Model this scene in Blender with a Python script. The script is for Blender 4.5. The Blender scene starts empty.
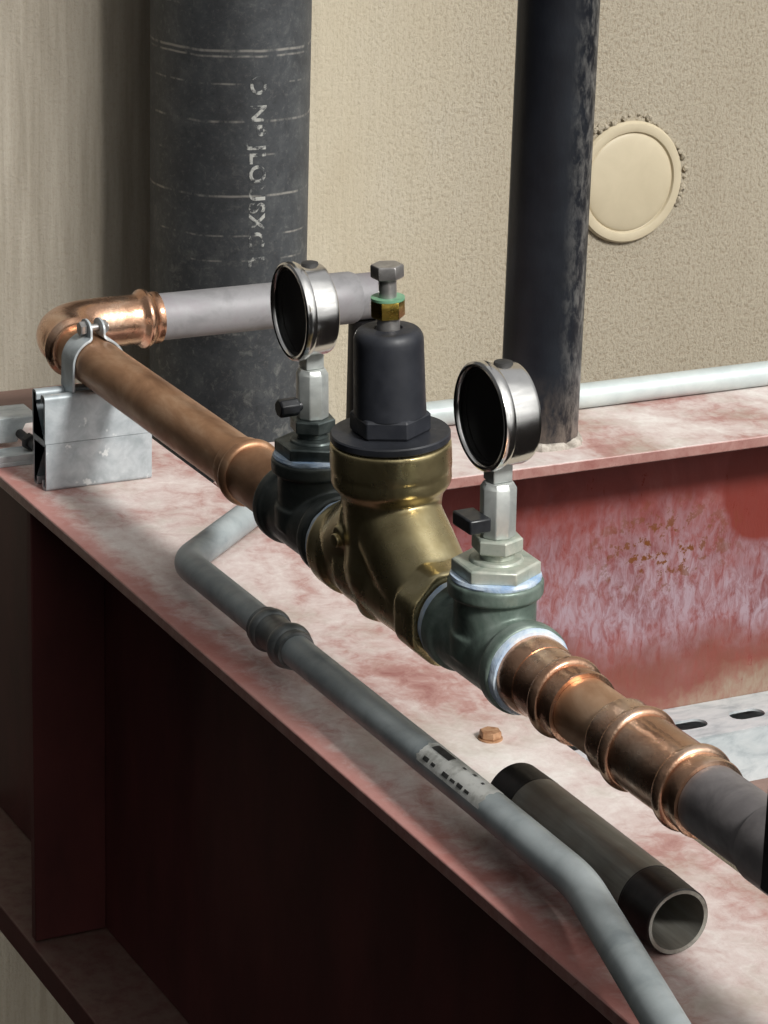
import bpy, bmesh, math, random
from mathutils import Vector, Matrix, noise
random.seed(7)
COL = bpy.context.scene.collection
PI = math.pi

# ------------------------------------------------------------------ materials
def new_mat(name):
    m = bpy.data.materials.new(name); m.use_nodes = True
    nt = m.node_tree; nt.nodes.clear()
    out = nt.nodes.new('ShaderNodeOutputMaterial'); b = nt.nodes.new('ShaderNodeBsdfPrincipled')
    nt.links.new(b.outputs[0], out.inputs[0])
    return m, nt, b

class N:
    """small node-building helper"""
    def __init__(s, nt): s.nt = nt
    def node(s, t, **kw):
        n = s.nt.nodes.new(t)
        for k, v in kw.items(): setattr(n, k, v)
        return n
    def put(s, inp, v):
        if hasattr(v, 'is_output'): s.nt.links.new(v, inp)
        elif v is not None: inp.default_value = v
    def pos(s): return s.node('ShaderNodeNewGeometry').outputs['Position']
    def normal(s): return s.node('ShaderNodeNewGeometry').outputs['Normal']
    def scale(s, v, sc, off=(0, 0, 0)):
        n = s.node('ShaderNodeMapping'); s.put(n.inputs[0], v)
        n.inputs['Scale'].default_value = sc; n.inputs['Location'].default_value = off
        return n.outputs[0]
    def noise(s, v, sc, detail=4, rough=.6, dist=0):
        n = s.node('ShaderNodeTexNoise'); s.put(n.inputs['Vector'], v)
        n.inputs['Scale'].default_value = sc; n.inputs['Detail'].default_value = detail
        n.inputs['Roughness'].default_value = rough; n.inputs['Distortion'].default_value = dist
        return n.outputs['Fac']
    def voro(s, v, sc):
        n = s.node('ShaderNodeTexVoronoi'); s.put(n.inputs['Vector'], v); n.inputs['Scale'].default_value = sc
        return n.outputs['Distance']
    def ramp(s, f, stops):
        n = s.node('ShaderNodeValToRGB'); s.put(n.inputs[0], f)
        e = n.color_ramp.elements
        while len(e) < len(stops): e.new(.5)
        for i, (p, c) in enumerate(stops):
            e[i].position = p
            e[i].color = (c, c, c, 1) if isinstance(c, (int, float)) else (*c, 1)
        return n.outputs[0]
    def mix(s, f, a, b, mode='MIX'):
        n = s.node('ShaderNodeMix', data_type='RGBA', blend_type=mode)
        s.put(n.inputs[0], f)
        for i, v in ((6, a), (7, b)):
            if isinstance(v, tuple): v = (*v, 1)
            s.put(n.inputs[i], v)
        return n.outputs[2]
    def math(s, op, a, b=None, c=None, clamp=False):
        n = s.node('ShaderNodeMath', operation=op, use_clamp=clamp)
        s.put(n.inputs[0], a)
        if b is not None: s.put(n.inputs[1], b)
        if c is not None: s.put(n.inputs[2], c)
        return n.outputs[0]
    def sep(s, v):
        n = s.node('ShaderNodeSeparateXYZ'); s.put(n.inputs[0], v); return n.outputs
    def maprange(s, v, a, b, c=0., d=1., smooth=False):
        n = s.node('ShaderNodeMapRange'); n.interpolation_type = 'SMOOTHSTEP' if smooth else 'LINEAR'
        s.put(n.inputs[0], v)
        for i, q in enumerate((a, b, c, d)): n.inputs[i + 1].default_value = q
        return n.outputs[0]
    def bump(s, h, strength=.3, dist=.001, nrm=None):
        n = s.node('ShaderNodeBump'); s.put(n.inputs['Height'], h)
        n.inputs['Strength'].default_value = strength; n.inputs['Distance'].default_value = dist
        if nrm is not None: s.put(n.inputs['Normal'], nrm)
        return n.outputs[0]

def srgb(r, g, b):
    f = lambda u: (u / 255 / 12.92) if u / 255 < .04045 else ((u / 255 + .055) / 1.055) ** 2.4
    return (f(r), f(g), f(b))

def simple(name, c1, c2, sc=60, metallic=0., rough=(.4, .6), bump=.1, bdist=.0006, stretch=(1, 1, 1), c3=None, detail=5, spots=None):
    """two / three tone noisy surface; spots = (colour, voronoi scale, threshold)"""
    m, nt, b = new_mat(name); n = N(nt)
    v = n.scale(n.pos(), stretch)
    f = n.noise(v, sc, detail, .62, .4)
    st = [(.32, c1), (.68, c2)] if c3 is None else [(.3, c1), (.5, c2), (.7, c3)]
    col = n.ramp(f, st)
    if spots:
        sf = n.noise(n.pos(), spots[1], 3, .7)
        col = n.mix(n.maprange(sf, spots[2], spots[2] + .06), col, spots[0])
    n.put(b.inputs['Base Color'], col)
    b.inputs['Metallic'].default_value = metallic
    rf = n.noise(v, sc * 1.7, 3)
    n.put(b.inputs['Roughness'], n.maprange(rf, .3, .7, rough[0], rough[1]))
    if bump: n.put(b.inputs['Normal'], n.bump(n.noise(v, sc * 2.2, 4, .7), bump, bdist))
    return m

M = {}
M['copper'] = simple('worn_copper', srgb(140, 102, 76), srgb(178, 136, 104), 30, .72, (.34, .5), .12, .0008, (1, .45, 1), srgb(208, 172, 142))
M['copper_bright'] = simple('pressed_copper', srgb(176, 134, 108), srgb(206, 164, 136), 24, .95, (.18, .32), .22, .003, c3=srgb(230, 200, 176))
M['brass'] = simple('cast_brass', srgb(156, 141, 104), srgb(180, 165, 124), 30, .88, (.23, .36), .10, .0008, c3=srgb(200, 186, 146))
M['brass_nut'] = simple('brass_nut', srgb(170, 142, 66), srgb(196, 168, 84), 60, 1., (.22, .34), .05)
M['plastic_black'] = simple('black_coated_cap', srgb(34, 36, 42), srgb(44, 46, 52), 70, 0., (.42, .58), .12, .0004, spots=(srgb(88, 88, 92), 55, .69))
M['black_lever'] = simple('black_lever', srgb(26, 27, 30), srgb(44, 46, 50), 90, 0., (.3, .45), .05)
M['steel'] = simple('bolt_steel', srgb(138, 135, 134), srgb(176, 173, 170), 90, .7, (.27, .4), .06)
M['stainless'] = simple('stainless_steel', srgb(206, 204, 202), srgb(224, 222, 220), 30, 1., (.13, .24), .10, .0006)
M['nickel'] = simple('nickel_plate', srgb(168, 172, 170), srgb(206, 210, 206), 45, .5, (.36, .5), .14, .0007)
M['galv'] = simple('galvanized_steel', srgb(158, 167, 171), srgb(178, 186, 190), 70, .3, (.4, .55), .08, .0004, c3=srgb(196, 203, 206), spots=(srgb(222, 226, 226), 60, .66))
M['galv_dull'] = simple('dull_galvanized', srgb(132, 140, 143), srgb(168, 176, 178), 40, .35, (.42, .58), .06, .0004, c3=srgb(186, 194, 196))
M['conduit'] = simple('galvanized_conduit', srgb(132, 141, 144), srgb(158, 166, 168), 24, .12, (.38, .55), .08, .0005, c3=srgb(172, 180, 182))
M['coupling'] = simple('grey_coupling', srgb(104, 108, 108), srgb(132, 136, 136), 60, .6, (.35, .5), .1)
M['white_conduit'] = simple('bright_conduit', srgb(186, 196, 196), srgb(208, 216, 214), 26, .25, (.32, .5), .05)
M['grey_pipe'] = simple('grey_coated_pipe', srgb(118, 117, 119), srgb(142, 141, 143), 22, .2, (.5, .65), .06, c3=srgb(134, 127, 132))
M['dark_pipe'] = simple('dark_grey_pipe', srgb(96, 92, 93), srgb(132, 127, 127), 40, .25, (.45, .6), .15, .0007, spots=(srgb(170, 165, 165), 70, .72))
M['iron_tee'] = simple('dark_iron_tee', srgb(54, 59, 58), srgb(84, 89, 86), 40, .4, (.34, .5), .3, .0012)
M['bronze_tee'] = simple('tarnished_green_bronze', srgb(58, 66, 62), srgb(102, 117, 108), 34, .3, (.36, .52), .3, .0012, c3=srgb(136, 148, 140))
M['bronze_light'] = simple('pale_bronze_bushing', srgb(134, 148, 138), srgb(178, 184, 172), 50, .35, (.34, .5), .3, .001, c3=srgb(202, 202, 190))
M['dark_bushing'] = simple('dark_bushing', srgb(58, 66, 66), srgb(104, 112, 110), 60, .65, (.28, .45), .3, .001)
M['tape'] = simple('white_thread_tape', srgb(150, 178, 212), srgb(220, 228, 232), 60, 0., (.4, .6), .6, .0016)
M['washer'] = simple('green_washer', srgb(96, 146, 116), srgb(126, 170, 138), 80, 0., (.4, .5), .05)
M['dial'] = simple('dark_dial', srgb(18, 18, 18), srgb(24, 23, 23), 30, 0., (.5, .6), 0)
M['seal'] = simple('rubber_seal', srgb(18, 18, 18), srgb(28, 27, 26), 60, 0., (.5, .6), 0)
M['rubber'] = simple('dark_rubber', srgb(40, 40, 40), srgb(58, 57, 56), 60, 0., (.5, .7), .1)
M['slot_steel'] = simple('slotted_galvanized', srgb(168, 178, 182), srgb(205, 212, 214), 70, .3, (.42, .6), .1, .0005, (.5, 1, 1), srgb(222, 227, 228))
M['cap'] = simple('tan_painted_plate', srgb(186, 174, 148), srgb(196, 184, 158), 20, 0., (.42, .52), .04)
M['weld'] = simple('crusty_weld', srgb(120, 112, 102), srgb(190, 182, 172), 120, 0., (.7, .9), .6, .002)
M['rust_bolt'] = simple('rusty_bolt', srgb(136, 92, 62), srgb(190, 150, 116), 160, .2, (.5, .7), .4)
M['nip_thread'] = simple('black_thread', srgb(30, 27, 26), srgb(52, 46, 44), 70, .4, (.3, .45), .1)
M['concrete'] = simple('concrete_floor', srgb(168, 160, 146), srgb(192, 184, 170), 6, 0., (.7, .9), .2, .002)
M['brown_steel'] = simple('rusty_brown_primer', srgb(112, 88, 78), srgb(138, 112, 102), 26, 0., (.6, .8), .2, .001, (.3, 1, 1))
M['rod'] = simple('black_rod', srgb(22, 22, 24), srgb(40, 40, 42), 90, .3, (.4, .5), .1)

def glass_mat():
    m, nt, b = new_mat('clear_gauge_window'); n = N(nt)
    b.inputs['Base Color'].default_value = (.9, .92, .92, 1); b.inputs['Roughness'].default_value = .03
    b.inputs['IOR'].default_value = 1.45; b.inputs['Transmission Weight'].default_value = 1.
    return m
M['glass'] = glass_mat()

def nipple_mat():
    m, nt, b = new_mat('streaked_black_steel'); n = N(nt)
    v = n.scale(n.pos(), (60, 4, 60))
    f = n.noise(v, 1., 6, .65, .5)
    col = n.ramp(f, [(.3, srgb(92, 88, 82)), (.52, srgb(132, 130, 122)), (.72, srgb(160, 162, 156))])
    col = n.mix(n.maprange(n.noise(n.pos(), 14, 3), .5, .65, 0, .6), col, srgb(96, 82, 68))
    n.put(b.inputs['Base Color'], col); b.inputs['Metallic'].default_value = .3
    n.put(b.inputs['Roughness'], n.maprange(f, .3, .7, .36, .5))
    n.put(b.inputs['Normal'], n.bump(f, .12, .0006))
    return m
M['nipple'] = nipple_mat()

def wall_mat():
    m, nt, b = new_mat('tan_trowelled_plaster'); n = N(nt)
    p = n.pos(); x, y, z = n.sep(p)
    fine = n.noise(n.scale(p, (1, 1, .8)), 250, 5, .72, .1)
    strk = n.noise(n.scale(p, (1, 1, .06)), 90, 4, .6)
    big = n.noise(n.scale(p, (1, 1, .5)), 9, 5, .6)
    tan = n.ramp(big, [(.3, srgb(184, 173, 151)), (.55, srgb(194, 184, 163)), (.75, srgb(203, 194, 175))])
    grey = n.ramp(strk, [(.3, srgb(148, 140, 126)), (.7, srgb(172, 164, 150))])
    # the plaster right of the small pipe is greyer and rougher; left of the big pipe it turns grey and streaked
    rx = n.maprange(n.math('ADD', x, n.math('MULTIPLY', n.math('SUBTRACT', big, .5), .25)), .52, .78)
    col = n.mix(n.math('MULTIPLY', rx, .65), tan, srgb(168, 159, 143))
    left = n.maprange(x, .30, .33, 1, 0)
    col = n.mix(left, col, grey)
    pit = n.maprange(fine, .38, .5, .75, 0)
    pit = n.math('MULTIPLY', pit, n.maprange(rx, 0, 1, .25, .8))
    col = n.mix(pit, col, srgb(138, 124, 102))
    n.put(b.inputs['Base Color'], col); b.inputs['Roughness'].default_value = .9
    b.inputs['Specular IOR Level'].default_value = .2
    h = n.math('ADD', n.math('MULTIPLY', fine, n.maprange(rx, 0, 1, .45, 1.)), n.math('MULTIPLY', strk, .6))
    n.put(b.inputs['Normal'], n.bump(h, .7, .005))
    return m
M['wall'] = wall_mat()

def beam_mat():
    """red primer; chalky dust lies on up-facing steel, scuffed lilac film and rust on the web"""
    m, nt, b = new_mat('dusty_red_primer'); n = N(nt)
    p = n.pos(); x, y, z = n.sep(p); nz = n.sep(n.normal())[2]
    w = n.noise(p, 14, 6, .65, .8)
    red = n.ramp(w, [(.3, srgb(112, 48, 43)), (.6, srgb(134, 66, 60)), (.8, srgb(150, 92, 86))])
    # scuffed film on the web
    zz = n.math('ADD', z, n.math('MULTIPLY', n.math('SUBTRACT', n.noise(p, 11, 5, .6), .5), .16))
    film = n.math('MULTIPLY', n.maprange(zz, -.06, -.16, 0, 1), n.maprange(zz, -.275, -.19, 0, 1))
    fibre = n.noise(n.scale(p, (1, 1, .4)), 130, 5, .72, .6)
    film = n.math('MULTIPLY', film, n.maprange(fibre, .38, .6, .2, .85))
    col = n.mix(film, red, srgb(166, 147, 156))
    low = n.math('MULTIPLY', n.maprange(zz, -.205, -.245), n.maprange(fibre, .3, .6, .4, 1))
    col = n.mix(n.math('MULTIPLY', low, .75), col, srgb(116, 66, 50))
    low2 = n.maprange(zz, -.268, -.296)
    col = n.mix(n.math('MULTIPLY', low2, n.maprange(fibre, .35, .6, .35, .85)), col, srgb(142, 126, 108))
    # clean red splash at the right, rust specks in the middle of the film
    dx = n.math('SUBTRACT', x, .665); dz = n.math('SUBTRACT', z, -.075)
    d = n.math('SQRT', n.math('ADD', n.math('MULTIPLY', dx, dx), n.math('MULTIPLY', n.math('MULTIPLY', dz, dz), .8)))
    d = n.math('ADD', d, n.math('MULTIPLY', n.noise(p, 18, 3), .02))
    col = n.mix(n.maprange(d, .058, .064, 1, 0), col, srgb(124, 56, 49))
    ex = n.math('SUBTRACT', x, .55); ez = n.math('SUBTRACT', z, -.125)
    e = n.math('SQRT', n.math('ADD', n.math('MULTIPLY', ex, ex), n.math('MULTIPLY', n.math('MULTIPLY', ez, ez), 3.)))
    rs = n.math('MULTIPLY', n.maprange(n.noise(p, 95, 4, .7), .545, .585), n.maprange(e, .03, .1, 1, 0))
    col = n.mix(rs, col, srgb(112, 66, 30))
    # dust
    dn = n.noise(n.scale(p, (1, .6, 1)), 9, 7, .62, .7)
    dn2 = n.noise(p, 60, 5, .7, .5)
    dn3 = n.noise(p, 4.2, 3, .5, .3)
    duf = n.math('ADD', n.math('ADD', n.math('MULTIPLY', dn, .5), n.math('MULTIPLY', dn2, .26)), n.math('MULTIPLY', dn3, .24))
    dust = n.ramp(duf, [(.35, srgb(142, 88, 82)), (.43, srgb(176, 138, 131)), (.50, srgb(202, 184, 179)), (.62, srgb(228, 222, 217))])
    grime = n.maprange(n.noise(p, 7.5, 6, .7),   .5, .68, 0, .62)
    dust = n.mix(grime, dust, srgb(158, 146, 128))
    edge = n.maprange(n.math('ADD', x, n.math('MULTIPLY', n.math('SUBTRACT', dn2, .5), .03)), -.062, -.04)
    dust = n.mix(n.math('MULTIPLY', n.math('SUBTRACT', 1., edge), .8), dust, srgb(170, 108, 100))
    rim = n.math('MULTIPLY', n.maprange(z, -.0112, -.0106), n.maprange(dn2, .3, .6, .35, .8))
    col = n.mix(rim, col, srgb(178, 140, 132))
    up = n.maprange(nz, .55, .85)
    col = n.mix(up, col, dust)
    n.put(b.inputs['Base Color'], col)
    n.put(b.inputs['Roughness'], n.math('ADD', n.math('MULTIPLY', up, .3), n.maprange(fibre, .3, .7, .26, .44)))
    n.put(b.inputs['Normal'], n.bump(n.math('ADD', fibre, n.math('MULTIPLY', dn2, .8)), .3, .0012))
    return m
M['beam'] = beam_mat()

def dark_red():
    m, nt, b = new_mat('shade_darkened_primer'); n = N(nt)
    p = n.pos()
    f = n.noise(n.scale(p, (1, 1, .4)), 16, 5, .6)
    col = n.ramp(f, [(.3, srgb(70, 30, 28)), (.7, srgb(96, 45, 42))])  # same primer as the top flange, darkened to stand for shade beneath it
    dn = n.noise(p, 70, 5, .7)
    up = n.math('MULTIPLY', n.maprange(n.sep(n.normal())[2], .5, .9), n.maprange(dn, .35, .6, .3, .8))
    col = n.mix(up, col, srgb(112, 92, 82))
    n.put(b.inputs['Base Color'], col); b.inputs['Roughness'].default_value = .62
    n.put(b.inputs['Normal'], n.bump(dn, .2, .001))
    return m
M['dark_red'] = dark_red()

def bigpipe_mat(stencil=False):
    m, nt, b = new_mat('scuffed_black_pipe' + ('_stencil' if stencil else '')); n = N(nt)
    p = n.pos(); x, y, z = n.sep(p)
    f = n.noise(n.scale(p, (1, 1, .8)), 30, 6, .65, .6)
    col = n.ramp(f, [(.3, srgb(60, 62, 65)), (.55, srgb(74, 77, 80)), (.75, srgb(94, 96, 97))])
    g = n.noise(p, 75, 6, .75, .8)
    lowz = n.maprange(z, .12, -.02)
    col = n.mix(n.math('MULTIPLY', n.maprange(g, .54, .68), n.maprange(lowz, 0, 1, .14, .42)), col, srgb(150, 150, 144))
    # chalky scratch rings
    wob = n.math('MULTIPLY', n.math('SUBTRACT', n.noise(n.scale(p, (1, 1, 0)), 7, 3), .5), .014)
    zz = n.math('ADD', z, wob)
    brk = n.noise(n.scale(p, (1, 1, .3)), 38, 4, .7)
    tot = None
    for zi, w, th in ((.271, .0011, .36), (.2655, .0009, .40), (.238, .0008, .46), (.2, .0010, .44), (.124, .0010, .40), (.166, .0008, .5),
                      (.083, .0008, .46), (.057, .0008, .5), (.315, .0008, .55), (-.02, .001, .5), (.02, .0009, .48)):
        l = n.maprange(n.math('ABSOLUTE', n.math('SUBTRACT', zz, zi)), w * .5, w * 1.6, 1, 0)
        l = n.math('MULTIPLY', l, n.maprange(brk, th + .03, th + .17))
        tot = l if tot is None else n.math('MAXIMUM', tot, l)
    fs = n.noise(p, 210, 4, .75)
    col = n.mix(n.maprange(fs, .55, .75, 0, .35), col, srgb(140, 140, 136))
    col = n.mix(n.maprange(fs, .42, .3, 0, .5), col, srgb(38, 40, 43))
    col = n.mix(n.math('MULTIPLY', tot, .65), col, srgb(170, 166, 158))
    if stencil:
        wear = n.maprange(n.noise(p, 85, 4, .7), .46, .58)
        col = n.mix(n.math('MULTIPLY', wear, .9), col, srgb(206, 206, 200))
    n.put(b.inputs['Base Color'], col); b.inputs['Roughness'].default_value = .55
    b.inputs['Metallic'].default_value = .1
    n.put(b.inputs['Normal'], n.bump(n.math('ADD', f, n.math('MULTIPLY', g, .5)), .25, .0015))
    return m
M['bigpipe'] = bigpipe_mat(); M['stencil'] = bigpipe_mat(True)

def smallpipe_mat():
    m, nt, b = new_mat('black_steel_riser'); n = N(nt)
    p = n.pos(); x, y, z = n.sep(p)
    f = n.noise(p, 22, 4)
    col = n.ramp(f, [(.35, srgb(20, 23, 30)), (.65, srgb(32, 36, 43))])
    g = n.noise(n.scale(p, (1, 1, .45)), 120, 6, .75, .25)
    # scraped, chalky side of the riser
    sx = n.maprange(n.math('ADD', x, n.math('MULTIPLY', y, -.3)), .265, .29)
    s = n.math('MULTIPLY', n.maprange(g, .44, .62), sx)
    col = n.mix(n.math('MULTIPLY', s, .62), col, srgb(138, 136, 132))
    lo = n.math('MULTIPLY', n.maprange(z, .07, .0), n.maprange(g, .35, .6))
    col = n.mix(n.math('MULTIPLY', lo, .6), col, srgb(122, 108, 96))
    n.put(b.inputs['Base Color'], col); b.inputs['Roughness'].default_value = .42
    b.inputs['Metallic'].default_value = .15
    n.put(b.inputs['Normal'], n.bump(g, .3, .0012))
    return m
M['riser'] = smallpipe_mat()

def label_mat():
    m, nt, b = new_mat('white_sticker'); n = N(nt)
    f = n.noise(n.pos(), 130, 3, .6)
    n.put(b.inputs['Base Color'], n.ramp(f, [(.35, srgb(206, 206, 200)), (.55, srgb(240, 240, 236))])); b.inputs['Roughness'].default_value = .5
    return m
M['label'] = label_mat()
M['ink'] = simple('sticker_ink', srgb(58, 58, 58), srgb(92, 92, 90), 200, 0., (.5, .6), 0)

# ------------------------------------------------------------------ mesh helpers
def frame(axis):
    a = Vector(axis).normalized()
    u = Vector((0, 0, 1)) if abs(a.z) < .9 else Vector((1, 0, 0))
    u = (u - a * u.dot(a)).normalized()
    return a, u, a.cross(u)

def lathe(bm, prof, o=(0, 0, 0), axis=(0, 0, 1), seg=48, rot=0., fac=None):
    """prof: (radius, distance along axis); radius 0 closes the end"""
    a, u, v = frame(axis); o = Vector(o); rings = []
    for r, t in prof:
        if r <= 1e-7: rings.append([bm.verts.new(o + a * t)])
        else:
            ring = []
            for i in range(seg):
                th = rot + 2 * PI * i / seg
                k = r * (fac(th, t) if fac else 1)
                ring.append(bm.verts.new(o + a * t + (u * math.cos(th) + v * math.sin(th)) * k))
            rings.append(ring)
    for A, B in zip(rings, rings[1:]):
        for i in range(seg):
            j = (i + 1) % seg
            if len(A) == 1 and len(B) == 1: continue
            if len(A) == 1: bm.faces.new((A[0], B[j], B[i]))
            elif len(B) == 1: bm.faces.new((A[i], A[j], B[0]))
            else: bm.faces.new((A[i], A[j], B[j], B[i]))
    for R, flip in ((rings[0], True), (rings[-1], False)):
        pass
    return bm

def solid(prof): return [(0, prof[0][1])] + list(prof) + [(0, prof[-1][1])]

def rounded(r0, t0, r1, t1, rad, n=5):
    """solid cylinder/cone profile with rounded rims"""
    p = [(0, t0)]
    s = 1 if t1 > t0 else -1
    for i in range(n + 1):
        a = PI / 2 * i / n
        p.append((r0 - rad + rad * math.sin(a), t0 + s * (rad - rad * math.cos(a))))
    for i in range(n + 1):
        a = PI / 2 * i / n
        p.append((r1 - rad + rad * math.cos(a), t1 - s * (rad - rad * math.sin(a))))
    p.append((0, t1)); return p

def hexa(bm, R, t0, t1, o=(0, 0, 0), axis=(0, 0, 1), rot=0., ch=.12, n=6):
    c = (t1 - t0) * ch
    lathe(bm, [(0, t0), (R * .94, t0), (R, t0 + c), (R, t1 - c), (R * .94, t1), (0, t1)], o, axis, n, rot)

def tube(bm, pts, rad, seg=32, cap=True, hollow=None):
    """sweep a circle along pts; rad is a number or a list"""
    pts = [Vector(p) for p in pts]; n = len(pts)
    R = rad if isinstance(rad, (list, tuple)) else [rad] * n
    tang = []
    for i in range(n):
        d = pts[min(i + 1, n - 1)] - pts[max(i - 1, 0)]; tang.append(d.normalized())
    a, u, v = frame(tang[0]); rings = []
    for i in range(n):
        t = tang[i]; u = (u - t * u.dot(t)).normalized(); v = t.cross(u)
        rings.append([bm.verts.new(pts[i] + (u * math.cos(2 * PI * k / seg) + v * math.sin(2 * PI * k / seg)) * R[i]) for k in range(seg)])
    for A, B in zip(rings, rings[1:]):
        for k in range(seg):
            j = (k + 1) % seg; bm.faces.new((A[k], A[j], B[j], B[k]))
    if cap:
        bm.faces.new(list(reversed(rings[0]))); bm.faces.new(rings[-1])
    return bm

def fillet(path, rad, n=10):
    """polyline with rounded corners"""
    P = [Vector(p) for p in path]; out = [P[0]]
    for i in range(1, len(P) - 1):
        r = rad[i - 1] if isinstance(rad, (list, tuple)) else rad
        d0 = (P[i - 1] - P[i]).normalized(); d1 = (P[i + 1] - P[i]).normalized()
        ang = d0.angle(d1); cut = r / math.tan(ang / 2)
        c = P[i] + (d0 + d1).normalized() * (r / math.sin(ang / 2))
        s = P[i] + d0 * cut - c; e = P[i] + d1 * cut - c
        tot = s.angle(e); ax = s.cross(e).normalized()
        for k in range(n + 1): out.append(c + Matrix.Rotation(tot * k / n, 3, ax) @ s)
    out.append(P[-1]); return out

def box(bm, lo, hi):
    (x0, y0, z0), (x1, y1, z1) = lo, hi
    v = [bm.verts.new(p) for p in ((x0, y0, z0), (x1, y0, z0), (x1, y1, z0), (x0, y1, z0), (x0, y0, z1), (x1, y0, z1), (x1, y1, z1), (x0, y1, z1))]
    for f in ((0, 3, 2, 1), (4, 5, 6, 7), (0, 1, 5, 4), (1, 2, 6, 5), (2, 3, 7, 6), (3, 0, 4, 7)): bm.faces.new([v[i] for i in f])

def prism(bm, poly, fn, t0, t1):
    """extrude a 2-D polygon; fn(a, b, t) -> xyz"""
    A = [bm.verts.new(fn(a, b, t0)) for a, b in poly]; B = [bm.verts.new(fn(a, b, t1)) for a, b in poly]
    n = len(poly)
    bm.faces.new(list(reversed(A))); bm.faces.new(B)
    for i in range(n): j = (i + 1) % n; bm.faces.new((A[i], A[j], B[j], B[i]))

def link(name, bm, mat, parent=None, bevel=0, smooth=35, bevseg=2):
    bmesh.ops.recalc_face_normals(bm, faces=bm.faces)
    if parent is not None:
        bmesh.ops.translate(bm, verts=bm.verts, vec=-world_loc(parent))
    me = bpy.data.meshes.new(name); bm.to_mesh(me); bm.free()
    me.materials.append(M[mat])
    if smooth:
        me.shade_smooth(); me.set_sharp_from_angle(angle=math.radians(smooth))
    o = bpy.data.objects.new(name, me); COL.objects.link(o)
    if parent is not None: o.parent = parent
    if bevel:
        b = o.modifiers.new('bevel', 'BEVEL'); b.width = bevel; b.segments = bevseg; b.limit_method = 'ANGLE'; b.angle_limit = math.radians(40)
    return o

def world_loc(o):
    l = Vector(o.location)
    while o.parent: o = o.parent; l += o.location
    return l

def thing(name, label, cat, loc, group=None):
    o = bpy.data.objects.new(name, None); COL.objects.link(o); o.location = loc
    o.empty_display_size = .02
    o['label'] = label; o['category'] = cat
    if group: o['group'] = group
    return o

def tag(o, label, cat, group=None):
    o['label'] = label; o['category'] = cat
    if group: o['group'] = group
    return o

def single(name, bm, mat, label, cat, loc, group=None, **kw):
    """a thing that is one mesh; origin moved to its base"""
    bmesh.ops.translate(bm, verts=bm.verts, vec=-Vector(loc))
    o = link(name, bm, mat, None, **kw); o.location = loc
    return tag(o, label, cat, group)

B = bmesh.new
AX = .105                      # height of the copper run above the beam
def run(bm, prof, seg=64, x=0., z=AX, **kw):          # lathe along the run; t is world y
    lathe(bm, prof, (x, 0, z), (0, 1, 0), seg, **kw)

def remesh(o, voxel, smooth=6):
    r = o.modifiers.new('remesh', 'REMESH'); r.mode = 'VOXEL'; r.voxel_size = voxel; r.use_smooth_shade = True
    s = o.modifiers.new('smooth', 'SMOOTH'); s.iterations = smooth; s.factor = .5

# ------------------------------------------------------------------ setting
WALL_Y = 1.16; FLOOR_Z = -1.40
bm = B(); box(bm, (-.3, WALL_Y, FLOOR_Z), (3.2, WALL_Y + .2, 1.6))
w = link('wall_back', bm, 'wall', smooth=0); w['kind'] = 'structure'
bm = B(); box(bm, (-.3, .2, FLOOR_Z - .1), (3.2, WALL_Y + .2, FLOOR_Z))
w = link('floor', bm, 'concrete', smooth=0); w['kind'] = 'structure'

# round cover plate on the wall
CP = (.8985, WALL_Y, .0575)
t = thing('cover_plate', 'round tan cover plate fixed to the plaster wall right of the narrow black pipe', 'cover plate', CP)
bm = B()
lathe(bm, [(.071, 0), (.0715, .004), (.069, .0075), (.064, .0085), (.0595, .0075), (.058, .005), (.058, 0)], CP, (0, -1, 0), 96)
link('rim', bm, 'cap', t)
bm = B()
lathe(bm, [(.058, .0), (.058, .0048)] + [(.0575 * math.cos(a), .0045 + .006 * math.sin(a)) for a in [PI / 2 * i / 10 for i in range(10)]] + [(0, .0105)], CP, (0, -1, 0), 96)
link('dome', bm, 'cap', t)

bm = B(); rnd = random.Random(5)
for i in range(34):
    a = math.radians(rnd.uniform(-25, 130)); r = .0725 + rnd.uniform(0, .006); q = rnd.uniform(.0018, .0045)
    bmesh.ops.create_icosphere(bm, subdivisions=2, radius=q, matrix=Matrix.Translation((CP[0] + r * math.cos(a), WALL_Y - q * .3, CP[2] + r * math.sin(a))))
for v in bm.verts: v.co += Vector((noise.noise(v.co * 300), noise.noise(v.co * 300 + Vector((9, 0, 0))), noise.noise(v.co * 300 + Vector((0, 9, 0))))) * .0015
link('sealant_lumps', bm, 'wall', t)['label'] = 'lumpy sealant around the plate'

# ------------------------------------------------------------------ steel beams
t = beam = thing('steel_beam', 'red primed steel beam in the foreground with dusty top, carrying the valve and pipes', 'beam', (0, -.6, -.42))
bm = B(); box(bm, (-.07, -1.5, -.0095), (.0905, .715, 0)); link('top_flange', bm, 'beam', t, bevel=.0012)
bm = B(); box(bm, (.0, -1.5, -.41), (.008, .83, -.0095)); link('web', bm, 'dark_red', t, smooth=0)
bm = B(); box(bm, (-.07, -1.5, -.438), (.0905, .83, -.412)); link('bottom_flange', bm, 'dark_red', t, bevel=.0012)
bm = B(); box(bm, (-.066, .516, -.41), (0., .526, -.0095)); link('stiffener', bm, 'dark_red', t, bevel=.001)

t = thing('steel_beam', 'red primed steel beam behind the valve with lilac scuffed web, parallel to the wall', 'beam', (.5, .507, -.345))
bm = B(); prism(bm, [(.0915, .432), (1.9, .432), (1.9, .582), (.150, .582), (.150, .5), (.0915, .5)], lambda a, b, q: (a, b, q), -.0105, 0)
link('top_flange', bm, 'beam', t, bevel=.0012)
bm = B(); box(bm, (.10, .503, -.344), (1.9, .511, -.0105)); link('web', bm, 'beam', t, smooth=0)
bm = B(); box(bm, (.10, .40, -.357), (1.9, .582, -.344)); link('bottom_flange', bm, 'brown_steel', t, bevel=.0012)

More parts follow.
